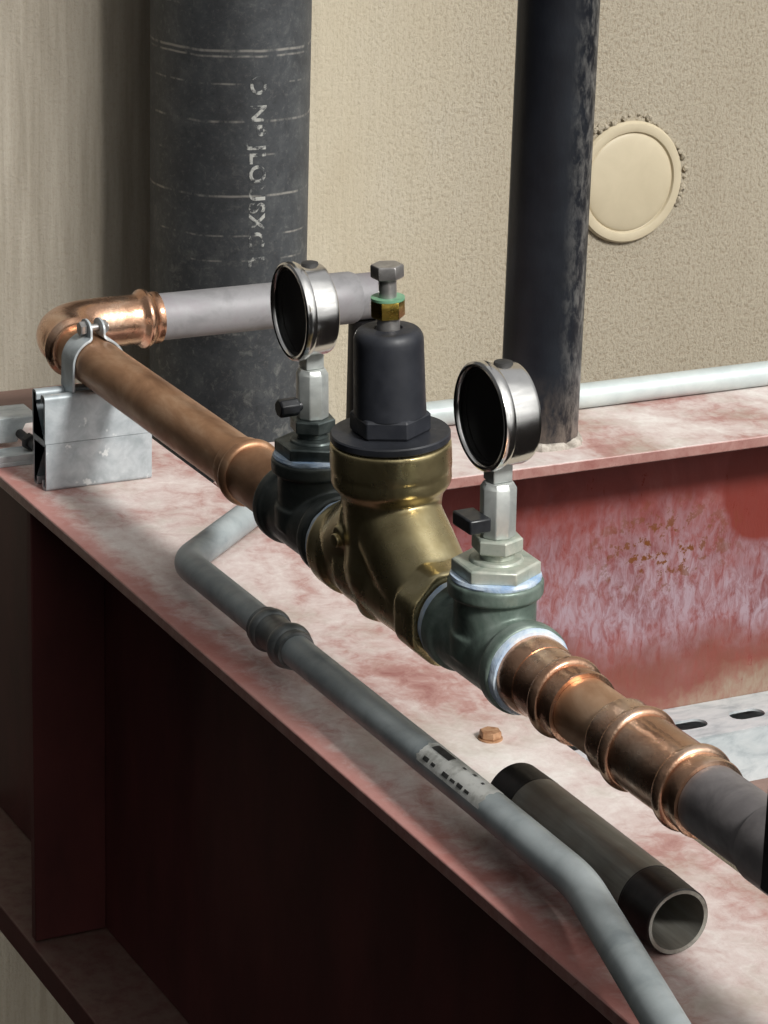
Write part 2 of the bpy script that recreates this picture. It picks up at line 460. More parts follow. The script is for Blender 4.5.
bm = B(); box(bm, (-.07, .717, -.0095), (.0905, .812, .0005))
link('splice_plate', bm, 'brown_steel', beam, bevel=.0008)['label'] = 'brown rusty plate'

# ------------------------------------------------------------------ vertical pipes
BPX, BPY, BPR = .351, 1.055, .0818
t = thing('large_pipe', 'wide scuffed black vertical pipe with worn white stencil in front of the wall', 'pipe', (BPX, BPY, FLOOR_Z))
bm = B(); lathe(bm, [(BPR - .007, FLOOR_Z), (BPR, FLOOR_Z), (BPR, 1.5), (BPR - .007, 1.5), (BPR - .007, FLOOR_Z)], (BPX, BPY, 0), seg=128)
link('pipe_wall', bm, 'bigpipe', t)
# worn stencil running down the pipe, wrapped onto its surface
cu = bpy.data.curves.new('stencil', 'FONT'); cu.body = 'O NP JLOUSXCIL'; cu.size = .0235; cu.extrude = .0002; cu.offset = .0006; cu.space_character = 1.12
tmp = bpy.data.objects.new('stencil', cu); COL.objects.link(tmp)
bpy.context.view_layer.update()
me = bpy.data.meshes.new_from_object(tmp.evaluated_get(bpy.context.evaluated_depsgraph_get()))
bpy.data.objects.remove(tmp)
bm = B(); bm.from_mesh(me); bpy.data.meshes.remove(me)
bmesh.ops.subdivide_edges(bm, edges=[e for e in bm.edges if e.calc_length() > .004], cuts=2)
for v in bm.verts:
    lx, ly, lz = v.co                              # lx runs down the pipe, ly around it
    th = math.radians(-93) + (ly - .009) / BPR
    r = BPR + .0002 + lz
    v.co = (BPX + r * math.cos(th), BPY + r * math.sin(th), .246 - lx)
link('stencil_lettering', bm, 'stencil', t, smooth=0)['label'] = 'worn white stencil lettering'

RX, RY, RR = .4105, .503, .0352
t = thing('riser_pipe', 'narrow black vertical pipe standing on the rear red beam left of the round plate', 'pipe', (RX, RY, 0))
bm = B(); lathe(bm, [(RR - .004, 0), (RR, 0), (RR, 1.5), (RR - .004, 1.5), (RR - .004, 0)], (RX, RY, 0), seg=64)
link('pipe_wall', bm, 'riser', t)
bm = B(); lathe(bm, [(RR - .001, .006), (RR + .0015, .005), (RR + .0035, .003), (RR + .005, 0), (RR - .001, 0)], (RX, RY, 0), seg=72)
for v in bm.verts:
    d = Vector((v.co.x - RX, v.co.y - RY, 0))
    if d.length > RR:
        k = noise.noise(v.co * 90) * .5 + noise.noise(v.co * 260) * .35
        v.co += d.normalized() * .004 * k
        if v.co.z > .001: v.co.z = max(.0008, v.co.z + .004 * k)
link('weld_bead', bm, 'weld', t)

# bright conduit lying along the rear flange
pts = [(.313, .568, .0120), (.6, .568, .0120), (1.2, .568, .0120), (1.9, .568, .0120)]
bm = B(); tube(bm, pts, .0117, 32)
single('conduit_pipe', bm, 'white_conduit', 'bright galvanized conduit lying along the back edge of the rear beam', 'conduit', (1., .568, 0))

# ------------------------------------------------------------------ slotted strut at the foot of the rear web
t = thing('slotted_strut', 'galvanized strut with oval slots lying along the foot of the rear beam web', 'strut', (.6, .46, -.344))
def curve_plate(outer, holes, thick):
    cu = bpy.data.curves.new('plate', 'CURVE'); cu.dimensions = '2D'; cu.fill_mode = 'BOTH'; cu.extrude = thick / 2
    for pl in [outer] + holes:
        s = cu.splines.new('POLY'); s.points.add(len(pl) - 1); s.use_cyclic_u = True
        for p, q in zip(s.points, pl): p.co = (q[0], q[1], 0, 1)
    ob = bpy.data.objects.new('plate', cu); COL.objects.link(ob); bpy.context.view_layer.update()
    me = bpy.data.meshes.new_from_object(ob.evaluated_get(bpy.context.evaluated_depsgraph_get()))
    bpy.data.objects.remove(ob)
    bm = B(); bm.from_mesh(me); bpy.data.meshes.remove(me); return bm
def slot(cx, cy, L, W, n=8):
    h = L / 2 - W / 2; p = []
    for s, c in ((1, h), (-1, -h)):
        for i in range(n + 1):
            a = -PI / 2 + PI * i / n if s == 1 else PI / 2 + PI * i / n
            p.append((cx + c + W / 2 * math.cos(a), cy + W / 2 * math.sin(a)))
    return p
SY0, SY1, SZ = .432, .5025, -.289
holes = [slot(.5663 + .0645 * k, .4625, .037, .020) for k in range(-6, 12)]
bm = curve_plate([(.11, SY0), (1.5, SY0), (1.5, SY1), (.11, SY1)], holes, .0025)
bmesh.ops.translate(bm, verts=bm.verts, vec=(0, 0, SZ - .00125))
link('slotted_face', bm, 'slot_steel', t, smooth=0)
bm = B(); box(bm, (.11, SY0, -.344), (1.5, SY0 + .0025, SZ - .0025)); link('front_wall', bm, 'slot_steel', t, smooth=0)
bm = B(); box(bm, (.11, SY1 - .0025, -.344), (1.5, SY1, SZ - .0025)); link('rear_wall', bm, 'slot_steel', t, smooth=0)

# ------------------------------------------------------------------ strut bracket under the copper pipe
def channel_poly(y0, y1, z0, z1, th=.0026, lip=.0075, up=True):
    """C section open upward (or downward) with in-turned lips"""
    r = .0035
    o = []
    def arc(cx, cz, rr, a0, a1, n=4):
        return [(cx + rr * math.cos(a0 + (a1 - a0) * i / n), cz + rr * math.sin(a0 + (a1 - a0) * i / n)) for i in range(n + 1)]
    ym = (y0 + y1) / 2; hl = (y1 - y0) / 2 - .0065
    left = [(y0, z0)] + arc(y0 + r, z1 - r, r, PI, PI / 2) + arc(y0 + 2.2 * r - .001, z1 - r, r, PI / 2, 0) + [(y0 + 2.2 * r + .0025, z1 - lip), (y0 + 2.2 * r, z1 - lip)] \
        + arc(y0 + 2.2 * r - .001, z1 - r, r - .0024, 0, PI / 2) + arc(y0 + r, z1 - r, r - .0024, PI / 2, PI) + [(y0 + th, z0 + th)]
    right = [(y0 + y1 - a, b) for a, b in reversed(left)]
    p = left + right
    if not up: p = [(a, z0 + z1 - b) for a, b in p]
    return p
GY0, GY1 = .526, .556
SX0, SX1 = -.0487, .0467
G = 'strut channel pieces stacked under the copper pipe'
for up, z0, lab in ((False, 0.0, 'lower galvanized strut channel piece lying on the beam under the copper pipe'),
                    (True, .0415, 'upper galvanized strut channel piece holding the pipe clamp')):
    bm = B(); prism(bm, channel_poly(GY0, GY1, z0, z0 + .0411, up=up), lambda a, b, t: (t, a, b), SX0 + (0 if up else .0006), SX1)
    bmesh.ops.triangulate(bm, faces=[f for f in bm.faces if len(f.verts) > 4])
    single('strut_channel', bm, 'galv', lab, 'strut', (0, (GY0 + GY1) / 2, z0), G, smooth=40)

# pipe clamp
CY = .541
t = thing('pipe_clamp', 'two-piece strap clamp with bolt gripping the left copper pipe above the strut', 'clamp', (0, CY, .0826))
R0 = .0212; hw = .0135
def strap(side):
    st = []                                         # x, z, half width
    st.append((side * (R0 + .0005), .072, .004)); st.append((side * (R0 + .0005), .0822, .004))
    st.append((side * (R0 + .0005), .0832, hw))
    for i in range(13):
        a = math.radians(-5 + (70 + 5) * i / 12)
        st.append((side * R0 * math.cos(a), AX + R0 * math.sin(a), hw))
    zt = AX + R0 * math.sin(math.radians(70))
    st.append((side * .0052, zt + .002, hw * .95))
    for i in range(9):
        f = i / 8; st.append((side * .0047, zt + .004 + .0125 * f, hw * .86 * math.sqrt(max(.02, 1 - max(0, (f - .35) / .65) ** 2))))
    bm = B(); rows = []
    for i, (x, z, h) in enumerate(st):
        p0 = Vector(st[max(i - 1, 0)][:2]); p1 = Vector(st[min(i + 1, len(st) - 1)][:2])
        d = (p1 - p0).normalized(); nrm = Vector((d.y, -d.x)) * side
        if nrm.dot(Vector((side, .3))) < 0: nrm = -nrm
        rows.append([bm.verts.new(q) for q in ((x, CY - h, z), (x, CY + h, z), (x + nrm.x * .0021, CY + h, z + nrm.y * .0021), (x + nrm.x * .0021, CY - h, z + nrm.y * .0021))])
    for A, C in zip(rows, rows[1:]):
        for k in range(4): j = (k + 1) % 4; bm.faces.new((A[k], A[j], C[j], C[k]))
    bm.faces.new(rows[0]); bm.faces.new(rows[-1])
    return link('strap', bm, 'galv', t, bevel=.0004, smooth=30)
strap(-1); strap(1)
zb = AX + .0285
bm = B(); hexa(bm, .0062, -.0125, -.0068, (0, CY, zb), (1, 0, 0)); lathe(bm, solid([(.0032, -.008), (.0032, .013)]), (0, CY, zb), (1, 0, 0), 20)
link('bolt', bm, 'steel', t, smooth=30)
bm = B(); hexa(bm, .0062, .0068, .0112, (0, CY, zb), (1, 0, 0)); link('nut', bm, 'steel', t, smooth=30)

# beam clamp at the far left
t = thing('beam_clamp', 'pale galvanized clamp plate with dark bolt on the beam at the left edge', 'clamp', (-.03, .66, 0))
bm = B(); box(bm, (-.12, .600, 0), (.03, .640, .004)); box(bm, (-.12, .600, .004), (.03, .603, .010)); link('base_bar', bm, 'slot_steel', t, bevel=.0006)
bm = B(); prism(bm, [(-.052, .004), (-.024, .004), (-.016, .020), (-.010, .020), (-.004, .026), (-.06, .027), (-.066, .02)], lambda a, b, q: (a - .004, q, b), .652, .656)
prism(bm, [(-.06, .0235), (-.008, .0225), (-.004, .026), (-.06, .027)], lambda a, b, q: (a - .004, q, b), .656, .69)
link('upright_plate', bm, 'slot_steel', t, bevel=.0006)
bm = B(); hexa(bm, .0075, .622, .630, (-.0255, 0, .0115), (0, 1, 0)); lathe(bm, solid([(.004, .610), (.004, .655)]), (-.0255, 0, .0115), (0, 1, 0), 16)
link('bolt', bm, 'rubber', t)

# ------------------------------------------------------------------ copper run
EX = .648                                             # y of the pipe along the wall
def press_profile(ts, te, r, bead_at, bead_r=.0041, wall=.0017):
    """socket from ts to te (te is the open end) with an O-ring bead"""
    s = 1 if te > ts else -1; p = [(r + wall, ts)]
    for i in range(11):
        a = PI * i / 10
        p.append((r + wall + bead_r * math.sin(a) * .92, bead_at - s * bead_r * 1.25 * math.cos(a)))
    L = abs(te - bead_at)
    p += [(r + wall, bead_at + s * L * .55), (r + wall + .0008, te - s * .002), (r + wall + .0002, te), (r - .0002, te)]
    return p

CR = .0207
bm = B(); run(bm, [(CR - .0015, .2402), (CR, .2402), (CR, .5738), (CR - .0015, .5738), (CR - .0015, .2402)])
single('copper_pipe', bm, 'copper', 'long brown copper pipe from the left elbow to the dark tee', 'pipe', (0, .39, AX - CR))

# press elbow
path = fillet([(0, .574, AX), (0, EX, AX), (.102, EX, AX)], .042, 18)
P, Rr = [], []
def sock(pts_from, pts_to, rev):
    pass
prof = [(0, CR), (.0003, CR + .0022), (.003, CR + .0024), (.005, CR + .0014), (.0065, CR + .0022), (.0085, CR + .005), (.0105, CR + .0058), (.0125, CR + .005), (.0145, CR + .0022), (.017, CR + .0013), (.026, CR + .0013), (.030, CR + .0016)]
for d, r in prof: P.append((0, .574 + d, AX)); Rr.append(r)
for q in path[1:-1]: P.append(tuple(q)); Rr.append(CR + .0014)
for d, r in reversed([(a * 1.3, b) for a, b in prof]): P.append((.102 - d, EX, AX)); Rr.append(r)
# keep the points in order along the path
keep = [0]
for i in range(1, len(P)):
    a = Vector(P[keep[-1]]); b = Vector(P[i])
    if (b - a).length > 1e-5: keep.append(i)
bm = B(); tube(bm, [P[i] for i in keep], [Rr[i] for i in keep], 64)
single('copper_elbow', bm, 'copper_bright', 'shiny copper press elbow turning the pipe at the left', 'pipe fitting', (0, EX, AX - CR))

# grey pipe along the wall, its sleeve and the elbow down
bm = B(); lathe(bm, [(CR - .002, .10), (CR, .10), (CR, .262), (CR - .002, .262), (CR - .002, .10)], (0, EX, AX), (1, 0, 0), 64)
single('grey_pipe', bm, 'grey_pipe', 'grey horizontal pipe between the copper elbow and the rear elbow', 'pipe', (.18, EX, AX - CR))
t = thing('elbow_fitting', 'grey elbow fitting half hidden behind the black valve cap', 'pipe fitting', (.32, EX, AX - .03))
bm = B(); lathe(bm, [(CR, .255), (.0228, .2555), (.0238, .258), (.0238, .291), (.0225, .2945), (.020, .2955)], (0, EX, AX), (1, 0, 0), 64)
link('sleeve', bm, 'grey_pipe', t)
bm = B(); lathe(bm, [(0, .29), (.0212, .29), (.0212, .318), (.0195, .324), (.014, .327), (0, .328)], (0, EX, AX), (1, 0, 0), 48)
link('bend', bm, 'grey_pipe', t)
bm = B(); lathe(bm, solid([(.0175, -.6), (.0175, .0835)]), (.3095, EX, 0), (0, 0, 1), 40)
single('drop_pipe', bm, 'rod', 'black pipe dropping from the grey elbow behind the valve', 'pipe', (.3095, EX, -.6))

# adapter between copper pipe and the dark tee
bm = B(); run(bm, press_profile(.150, .240, CR, .222))
single('copper_adapter', bm, 'copper', 'brown copper adapter screwed into the left end of the dark tee', 'pipe fitting', (0, .195, AX - .022))

# right side: adapter, short pipe, coupling, dark pipe
TAPE = []
bm = B(); run(bm, [(CR, -.190), (.0252, -.190), (.0254, -.206), (.0248, -.214), (.0236, -.218)] + press_profile(-.218, -.264, CR, -.2435, .0036, .0026))
single('copper_adapter', bm, 'copper_bright', 'shiny copper adapter screwed into the right end of the green tee', 'pipe fitting', (0, -.23, AX - .026))
bm = B(); run(bm, [(CR - .001, -.2642), (CR, -.2642), (CR, -.3058), (CR - .001, -.3058), (CR - .001, -.2642)])
single('copper_pipe', bm, 'copper', 'short copper pipe stub between the two shiny copper fittings at right', 'pipe', (0, -.28, AX - CR))
p1 = press_profile(-.36, -.306, CR, -.327, .0036, .0028)
p2 = press_profile(-.36, -.404, CR, -.386, .0036, .0028)
bm = B(); run(bm, list(reversed(p1)) + p2[1:])
single('copper_coupling', bm, 'copper_bright', 'shiny copper press coupling joining copper to the dark pipe at right', 'pipe fitting', (0, -.35, AX - .026))
bm = B(); run(bm, [(.018, -.4042), (.0213, -.4042), (.0213, -.462), (.018, -.462)])
single('dark_pipe', bm, 'dark_pipe', 'dark grey pipe leaving the frame at lower right', 'pipe', (0, -.6, AX - .0213))
bm = B(); run(bm, [(.018, -.4625), (.0232, -.463), (.0237, -.466), (.0237, -.70), (.018, -.70)])
t = thing('pipe_sleeve', 'thicker dark sleeve with black side bar on the dark pipe at the right edge', 'pipe fitting', (0, -.56, AX - .0237))
link('sleeve', bm, 'dark_pipe', t)
bm = B(); box(bm, (-.036, -.60, .1045), (-.0225, -.5075, .1650))
link('side_bar', bm, 'rod', t, bevel=.001)['label'] = 'black flat bar'

# ------------------------------------------------------------------ tees with gauge valves and gauges
def tee(yc, half, mat, bmat, label, tape_faces):
    t = thing('tee_fitting', label, 'pipe fitting', (0, yc, AX - .0305))
    bm = B()
    lathe(bm, rounded(.0272, -half, .0272, half, .001), (0, yc, AX), (0, 1, 0), 64)
    for s in (-1, 1): lathe(bm, rounded(.0302, s * (half - .0115), .0302, s * half, .0022), (0, yc, AX), (0, 1, 0), 64)
    lathe(bm, rounded(.0262, 0, .0262, .044, .001), (0, yc, AX), (0, 0, 1), 64)
    lathe(bm, rounded(.0305, .0365, .0305, .0475, .0022), (0, yc, AX), (0, 0, 1), 64)
    lathe(bm, solid([(.0285, -.004), (.0285, .012)]), (0, yc, AX), (0, 0, 1), 48)
    o = link('body', bm, mat, t); remesh(o, .0011, 5)
    # thread tape squeezed out of the joints
    for yt in tape_faces:
        bm = B()
        lathe(bm, [(.020, -.0034), (.0274, -.0036), (.0286, -.001), (.0282, .0034), (.020, .0040)], (0, yt, AX), (0, 1, 0), 72,
              fac=lambda th, q: 1 + .03 * noise.noise(Vector((math.cos(th) * 3, math.sin(th) * 3, q * 300 + yt * 50))))
        link('thread_tape', bm, 'tape', t)['label'] = 'white thread tape at the joint'
    bm = B()
    lathe(bm, [(.02, .0462), (.0284, .0468), (.0292, .0486), (.0284, .0506), (.02, .051)], (0, yc, AX), (0, 0, 1), 72,
          fac=lambda th, q: 1 + .035 * noise.noise(Vector((math.cos(th) * 3, math.sin(th) * 3, q * 300 + yc * 50))))
    link('thread_tape', bm, 'tape', t)['label'] = 'white thread tape at the joint'
    bm = B(); hexa(bm, .0283, .0502, .0592, (0, yc, AX), (0, 0, 1), math.radians(28), .1)
    lathe(bm, [(0, .059), (.0175, .059), (.0165, .0612), (0, .0612)], (0, yc, AX), (0, 0, 1), 40)
    link('reducing_bushing', bm, bmat, t, bevel=.0006, smooth=30)
    return t

def gauge_valve(yc, nutmat, label, lever):
    z0 = AX + .0612
    t = thing('gauge_valve', label, 'valve', (0, yc, z0))
    bm = B(); lathe(bm, solid([(.011, z0), (.011, .172)]), (0, yc, 0), seg=32)
    hexa(bm, .0165, .171, .1805, (0, yc, 0), (0, 0, 1), math.radians(20)); link('lock_nut', bm, nutmat, t, bevel=.0004, smooth=30)
    bm = B(); lathe(bm, [(0, .1805), (.0108, .1805), (.0116, .182), (.0116, .2125), (.0092, .2165), (0, .2165)], (0, yc, 0), (0, 0, 1), 8, math.radians(10))
    link('body', bm, 'nickel', t, bevel=.0006, smooth=30)
    lever(t, yc)
    return t

def lever_a(t, yc):                                   # bar pointing left
    bm = B(); lathe(bm, solid([(.0040, .009), (.0040, .016)]), (0, yc - .001, .1905), (-1, 0, 0), 20)
    lathe(bm, [(0, .0125), (.0066, .0125), (.0068, .014), (.0068, .0255), (.0058, .027), (0, .027)], (0, yc - .001, .1905), (-1, 0, 0), 8, .39)
    link('lever', bm, 'black_lever', t, bevel=.0006, smooth=30)['label'] = 'black lever'
def lever_b(t, yc):                                   # flat block turned along the pipe
    bm = B(); lathe(bm, solid([(.004, .008), (.004, .016)]), (0, yc, .192), (-1, 0, 0), 20)
    prism(bm, [(-.0105, -.011), (-.0105, .013), (-.0255, .013), (-.0255, -.011)], lambda a, b, q: (a, yc + b, q), .1875, .1968)
    link('lever', bm, 'black_lever', t, bevel=.0012, smooth=30)['label'] = 'black lever'

def gauge(yc, x0, x1, zc, yaw, label, k=1.):
    t = thing('pressure_gauge', label, 'gauge', (0, yc, .2165))
    rot = Matrix.Translation((0, yc, 0)) @ Matrix.Rotation(math.radians(yaw), 4, 'Z') @ Matrix.Translation((0, -yc, 0))
    def lk(name, bm, mat, **kw):
        bmesh.ops.transform(bm, matrix=rot, verts=bm.verts); return link(name, bm, mat, t, **kw)
    o = (0, yc, zc); ax = (1, 0, 0)
    bm = B(); lathe(bm, [(.0322, x0 + .004), (.0322, x1 - .004), (.0312, x1 - .0015), (.0285, x1), (0, x1)], o, ax, 96)
    lathe(bm, [(.0322, x0 + .004), (.0305, x0 + .004), (.0305, x1 - .006), (0, x1 - .006)], o, ax, 96)
    lk('case', bm, 'stainless')
    bm = B(); lathe(bm, [(.0318, x0 + .0085), (.0335, x0 + .008), (.0345, x0 + .006), (.0347, x0 + .003), (.0342, x0 + .001), (.0328, x0), (.0312, x0 + .0004), (.0302, x0 + .0022), (.0300, x0 + .0048), (.0318, x0 + .0085)], o, ax, 96)
    lk('bezel_ring', bm, 'stainless')
    bm = B(); lathe(bm, [(.0298, x0 + .0022), (.0302, x0 + .0044), (.0286, x0 + .0044), (.0288, x0 + .0022), (.0298, x0 + .0022)], o, ax, 72); lk('seal', bm, 'seal')
    bm = B(); lathe(bm, [(0, x0 + .009), (.030, x0 + .009), (.030, x0 + .0098), (0, x0 + .0098)], o, ax, 72); lk('dial', bm, 'dial')
    bm = B(); lathe(bm, [(0, x0 + .0026), (.0290, x0 + .0026), (.0290, x0 + .0044), (0, x0 + .0044)], o, ax, 72); lk('window', bm, 'glass')
    bm = B(); lathe(bm, [(0, .0315), (.0062, .0315), (.0058, .0334), (.004, .034), (0, .034)], (x0 + .0165, yc, zc), (0, 0, 1), 24); lk('filler_plug', bm, 'rubber')
    bm = B(); box(bm, (-.0068, yc - .0068, .2165), (.0068, yc + .0068, zc - .0305)); lk('stem', bm, 'nickel', bevel=.0008)
    return t

T1, T2 = .111, -.153
tee(T1, .043, 'iron_tee', 'dark_bushing', 'dark iron tee left of the brass valve carrying the rear gauge', (.0635,))
tee(T2, .0445, 'bronze_tee', 'bronze_light', 'green tarnished tee right of the brass valve carrying the front gauge', (-.1055, -.1985))
gauge_valve(T1 + .002, 'dark_bushing', 'small plated gauge valve under the rear gauge with lever pointing left', lever_a)
gauge_valve(T2 - .001, 'bronze_light', 'small plated gauge valve under the front gauge with flat block lever', lever_b)
gauge(T1 + .003, -.0170, .0095, .2585, -2.5, 'round steel pressure gauge left of the black valve cap, in front of the wide pipe')
gauge(T2, -.0145, .0135, .2595, 0., 'round steel pressure gauge right of the black valve cap, before the narrow black pipe')

# ------------------------------------------------------------------ pressure regulator
PY, DZ = -.012, .0065
t = thing('pressure_regulator', 'brass pressure reducing valve with black bell cap and adjusting bolt between the tees', 'valve', (0, 0, .072))
bm = B()
lathe(bm, [(0, .2015), (.0398, .2015), (.0406, .200), (.0408, .183), (.0399, .1813), (.0399, .1803), (.0404, .1793), (.0404, .1735), (.0395, .1715), (.0345, .165), (.0330, .155), (.0322, .135), (.0316, .11), (0, .11)], (0, PY, 0), seg=96)
lathe(bm, [(0, .0770), (.0160, .0775), (.0215, .0805), (.0240, .0865), (.0262, .094), (.0300, .105), (.0310, .114), (.0284, .136), (0, .136)], (-.003, PY - .002, 0), seg=64)
# horizontal chamber and the two collars
run(bm, rounded(.0290, .058, .0312, -.02, .002))
run(bm, rounded(.0312, .02, .0300, -.095, .002))
lathe(bm, [(0, .0585), (.0322, .0585), (.0330, .0565), (.0330, .039), (.0318, .036), (0, .036)], (0, 0, AX), (0, 1, 0), 64)
lathe(bm, [(0, -.1005), (.0330, -.1005), (.0345, -.098), (.0345, -.078), (.0330, -.0745), (0, -.0745)], (0, 0, AX), (0, 1, 0), 64, fac=lambda th, q: min(1.0, .955 / math.cos((th + .39) % (PI / 4) - PI / 8)))
# sloping shoulder from neck to outlet, and lower swell of the seat
tube(bm, [(0, PY, .152), (0, -.04, .130), (0, -.07, .108)], [.031, .0315, .030], 48)
tube(bm, [(0, .0, .140), (0, .03, .115), (0, .045, .106)], [.031, .0315, .030], 48)
# side boss with plug
lathe(bm, rounded(.0085, .024, .0075, .0345, .002), (0, .008, .1335), (-1, -.1, 0), 24)
o = link('body', bm, 'brass', t); remesh(o, .0010, 22)
bm = B(); lathe(bm, rounded(.0050, .032, .0048, .0372, .001), (0, .0065, .1315), (-1, -.1, 0), 20); link('side_plug', bm, 'brass', t)
bm = B(); lathe(bm, [(0, .1957), (.0392, .1957), (.0400, .1965), (.0400, .2002), (.0392, .2012), (0, .2012)], (0, PY, DZ), seg=96)
link('cover_flange', bm, 'plastic_black', t)
bm = B(); hexa(bm, .0272, .2010, .2150, (0, PY, DZ), (0, 0, 1), math.radians(28), .15)
link('cap_hex', bm, 'plastic_black', t, bevel=.0008, smooth=30)
cap = [(0, .214), (.0242, .214), (.0238, .225), (.0232, .262)]
for i in range(1, 9):
    a = PI / 2 * i / 8; cap.append((.0172 + .0060 * math.cos(a), .2635 + .0085 * math.sin(a)))
cap += [(.0095, .2722), (.0088, .2708), (0, .2708)]
bm = B(); lathe(bm, cap, (0, PY, DZ), seg=96); link('spring_cap', bm, 'plastic_black', t)
bm = B(); lathe(bm, solid([(.0078, .2705), (.0078, .280)]), (0, PY, DZ), seg=32); link('collar', bm, 'steel', t)
bm = B(); hexa(bm, .0113, .2795, .2915, (0, PY, DZ), (0, 0, 1), math.radians(42), .1); link('lock_nut', bm, 'brass_nut', t, bevel=.0003, smooth=30)
bm = B(); lathe(bm, [(.005, .2915), (.0112, .2915), (.0112, .2932), (.005, .2932)], (0, PY, DZ), seg=48); link('washer', bm, 'washer', t)
bm = B(); lathe(bm, solid([(.0060, .291), (.0060, .3065)]), (0, PY, DZ), seg=32)
hexa(bm, .0110, .306, .315, (0, PY, DZ), (0, 0, 1), math.radians(33), .12); link('adjusting_bolt', bm, 'steel', t, bevel=.0003, smooth=30)


# the whole valve group leans a little to the left about the pipe axis
def lean(names, deg, near):
    Mr = Matrix.Translation((0, 0, AX)) @ Matrix.Rotation(math.radians(deg), 4, 'Y') @ Matrix.Translation((0, 0, -AX))
    for o in COL.objects:
        if o.parent is None and o.name.split('.')[0] in names and abs(o.location.y - near) < .02:
            o.matrix_world = Mr @ Matrix.Translation(o.location)
lean(('pressure_regulator',), -3.1, 0)
lean(('tee_fitting', 'gauge_valve', 'pressure_gauge'), -1.9, T1)
lean(('tee_fitting', 'gauge_valve', 'pressure_gauge'), -1.3, T2)

# ------------------------------------------------------------------ conduit on the beam
CRAD = .0117
path = fillet([(.128, .420, -.06), (.112, .402, .022), (-.028, .278, .0195), (-.0405, -.21, .0325), (-.0455, -.345, .0360), (-.095, -.53, .0365), (-.140, -.70, .037)], [.03, .036, .4, .16, .3], 14)
t = thing('conduit_pipe', 'grey bent conduit running along the front edge of the red beam', 'conduit', (-.035, .05, 0))
bm = B(); tube(bm, path, CRAD, 40); link('tube', bm, 'conduit', t)
def on_conduit(y):                                    # centre of the straight run
    k = (.278 - y) / (.278 + .21)
    return Vector((-.028 - .0125 * k, y, .0195 + .0130 * k))
ca, cb = on_conduit(.125), on_conduit(.067)
ax = (cb - ca).normalized(); L = (cb - ca).length
bm = B()
pr = [(CRAD - .0002, 0), (.0138, .0005), (.0148, .002)]
for i in range(9): a = PI * i / 8; pr.append((.0140 + .0024 * math.sin(a), .006 + .005 * (1 - math.cos(a))))
pr += [(.0136, .020), (.0136, L - .020)]
for i in range(9): a = PI * i / 8; pr.append((.0140 + .0028 * math.sin(a), L - .018 + .0055 * (1 - math.cos(a))))
pr += [(.0148, L - .003), (.0140, L), (CRAD - .0002, L)]
lathe(bm, pr, ca, ax, 48)
single('conduit_coupling', bm, 'coupling', 'ribbed grey coupling on the front conduit below the brass valve', 'conduit fitting', tuple(ca - Vector((0, 0, .014))))
# sticker
def patch(y0, y1, a0, a1, lift, nx=10, na=14, jag=0.):
    bm = B(); g = []
    for i in range(nx + 1):
        c = on_conduit(y0 + (y1 - y0) * i / nx); row = []
        for k in range(na + 1):
            a = math.radians(a0 + (a1 - a0) * k / na)
            dy = jag * noise.noise(Vector((k * .7, i * 1.3, y0 * 40))) if i in (0, nx) else 0
            row.append(bm.verts.new(c + Vector((math.cos(a) * (CRAD + lift), dy, math.sin(a) * (CRAD + lift)))))
        g.append(row)
    for i in range(nx):
        for k in range(na): bm.faces.new((g[i][k], g[i][k + 1], g[i + 1][k + 1], g[i + 1][k]))
    ex = bmesh.ops.extrude_face_region(bm, geom=list(bm.faces))
    return bm
lb = link('sticker', patch(-.147, -.234, 60, 165, .0003, jag=.004), 'label', t); lb['label'] = 'torn white printed sticker'
def ink(y0, y1, a0, a1): return patch(y0 - .019, y1 - .019, a0, a1, .0005, 2, 3)
bmi = B()
for (y0, y1, a0, a1) in ((-.134, -.158, 78, 106), (-.136, -.143, 138, 152), (-.147, -.152, 140, 150), (-.163, -.171, 140, 153), (-.174, -.180, 142, 151), (-.183, -.190, 139, 151), (-.193, -.199, 141, 150), (-.172, -.176, 86, 94), (-.184, -.188, 80, 90), (-.198, -.201, 88, 97)):
    q = ink(y0, y1, a0, a1); me = bpy.data.meshes.new('q'); q.to_mesh(me); q.free(); bmi.from_mesh(me); bpy.data.meshes.remove(me)
bmesh.ops.translate(bmi, verts=bmi.verts, vec=-world_loc(t))
me = bpy.data.meshes.new('sticker_print'); bmi.to_mesh(me); bmi.free(); me.materials.append(M['ink'])
ip = bpy.data.objects.new('print', me); COL.objects.link(ip); ip.parent = lb

# ------------------------------------------------------------------ loose pipe nipple and bolt on the beam
NR = .0211; NX = -.0033; n0, n1 = -.193, -.3855
t = thing('pipe_nipple', 'loose grey steel pipe nipple with black threaded ends lying on the beam', 'pipe nipple', (NX, (n0 + n1) / 2, 0))
def nl(bm, prof): lathe(bm, prof, (NX, 0, NR), (0, 1, 0), 64)
bm = B(); nl(bm, [(NR - .0035, n0), (NR - .0016, n0), (NR - .0016, n0 - .026), (NR, n0 - .028), (NR, n1 + .032), (NR - .0016, n1 + .030), (NR - .0016, n1), (NR - .0035, n1), (NR - .0035, n0)])
link('barrel', bm, 'nipple', t)
def thread(ya, yb):
    s = 1 if yb > ya else -1; L = abs(yb - ya); p = [(NR - .0017, ya), (NR + .0001, ya)]; nthr = 13
    for i in range(nthr):
        p.append((NR - .0003 - .0006 * i / nthr, ya + s * L * (i + .25) / nthr)); p.append((NR + .0001 - .0006 * i / nthr, ya + s * L * (i + .75) / nthr))
    p += [(NR - .0010, yb), (NR - .0017, yb), (NR - .0017, ya)]
    bm = B(); nl(bm, p); return link('thread', bm, 'nip_thread', t, smooth=50)
thread(n0 - .028, n0); thread(n1 + .032, n1)
bm = B(); nl(bm, [(NR - .0034, n1), (NR - .0012, n1 - .0005), (NR - .0012, n1), (NR - .0034, n1)])
link('cut_end', bm, 'nipple', t)

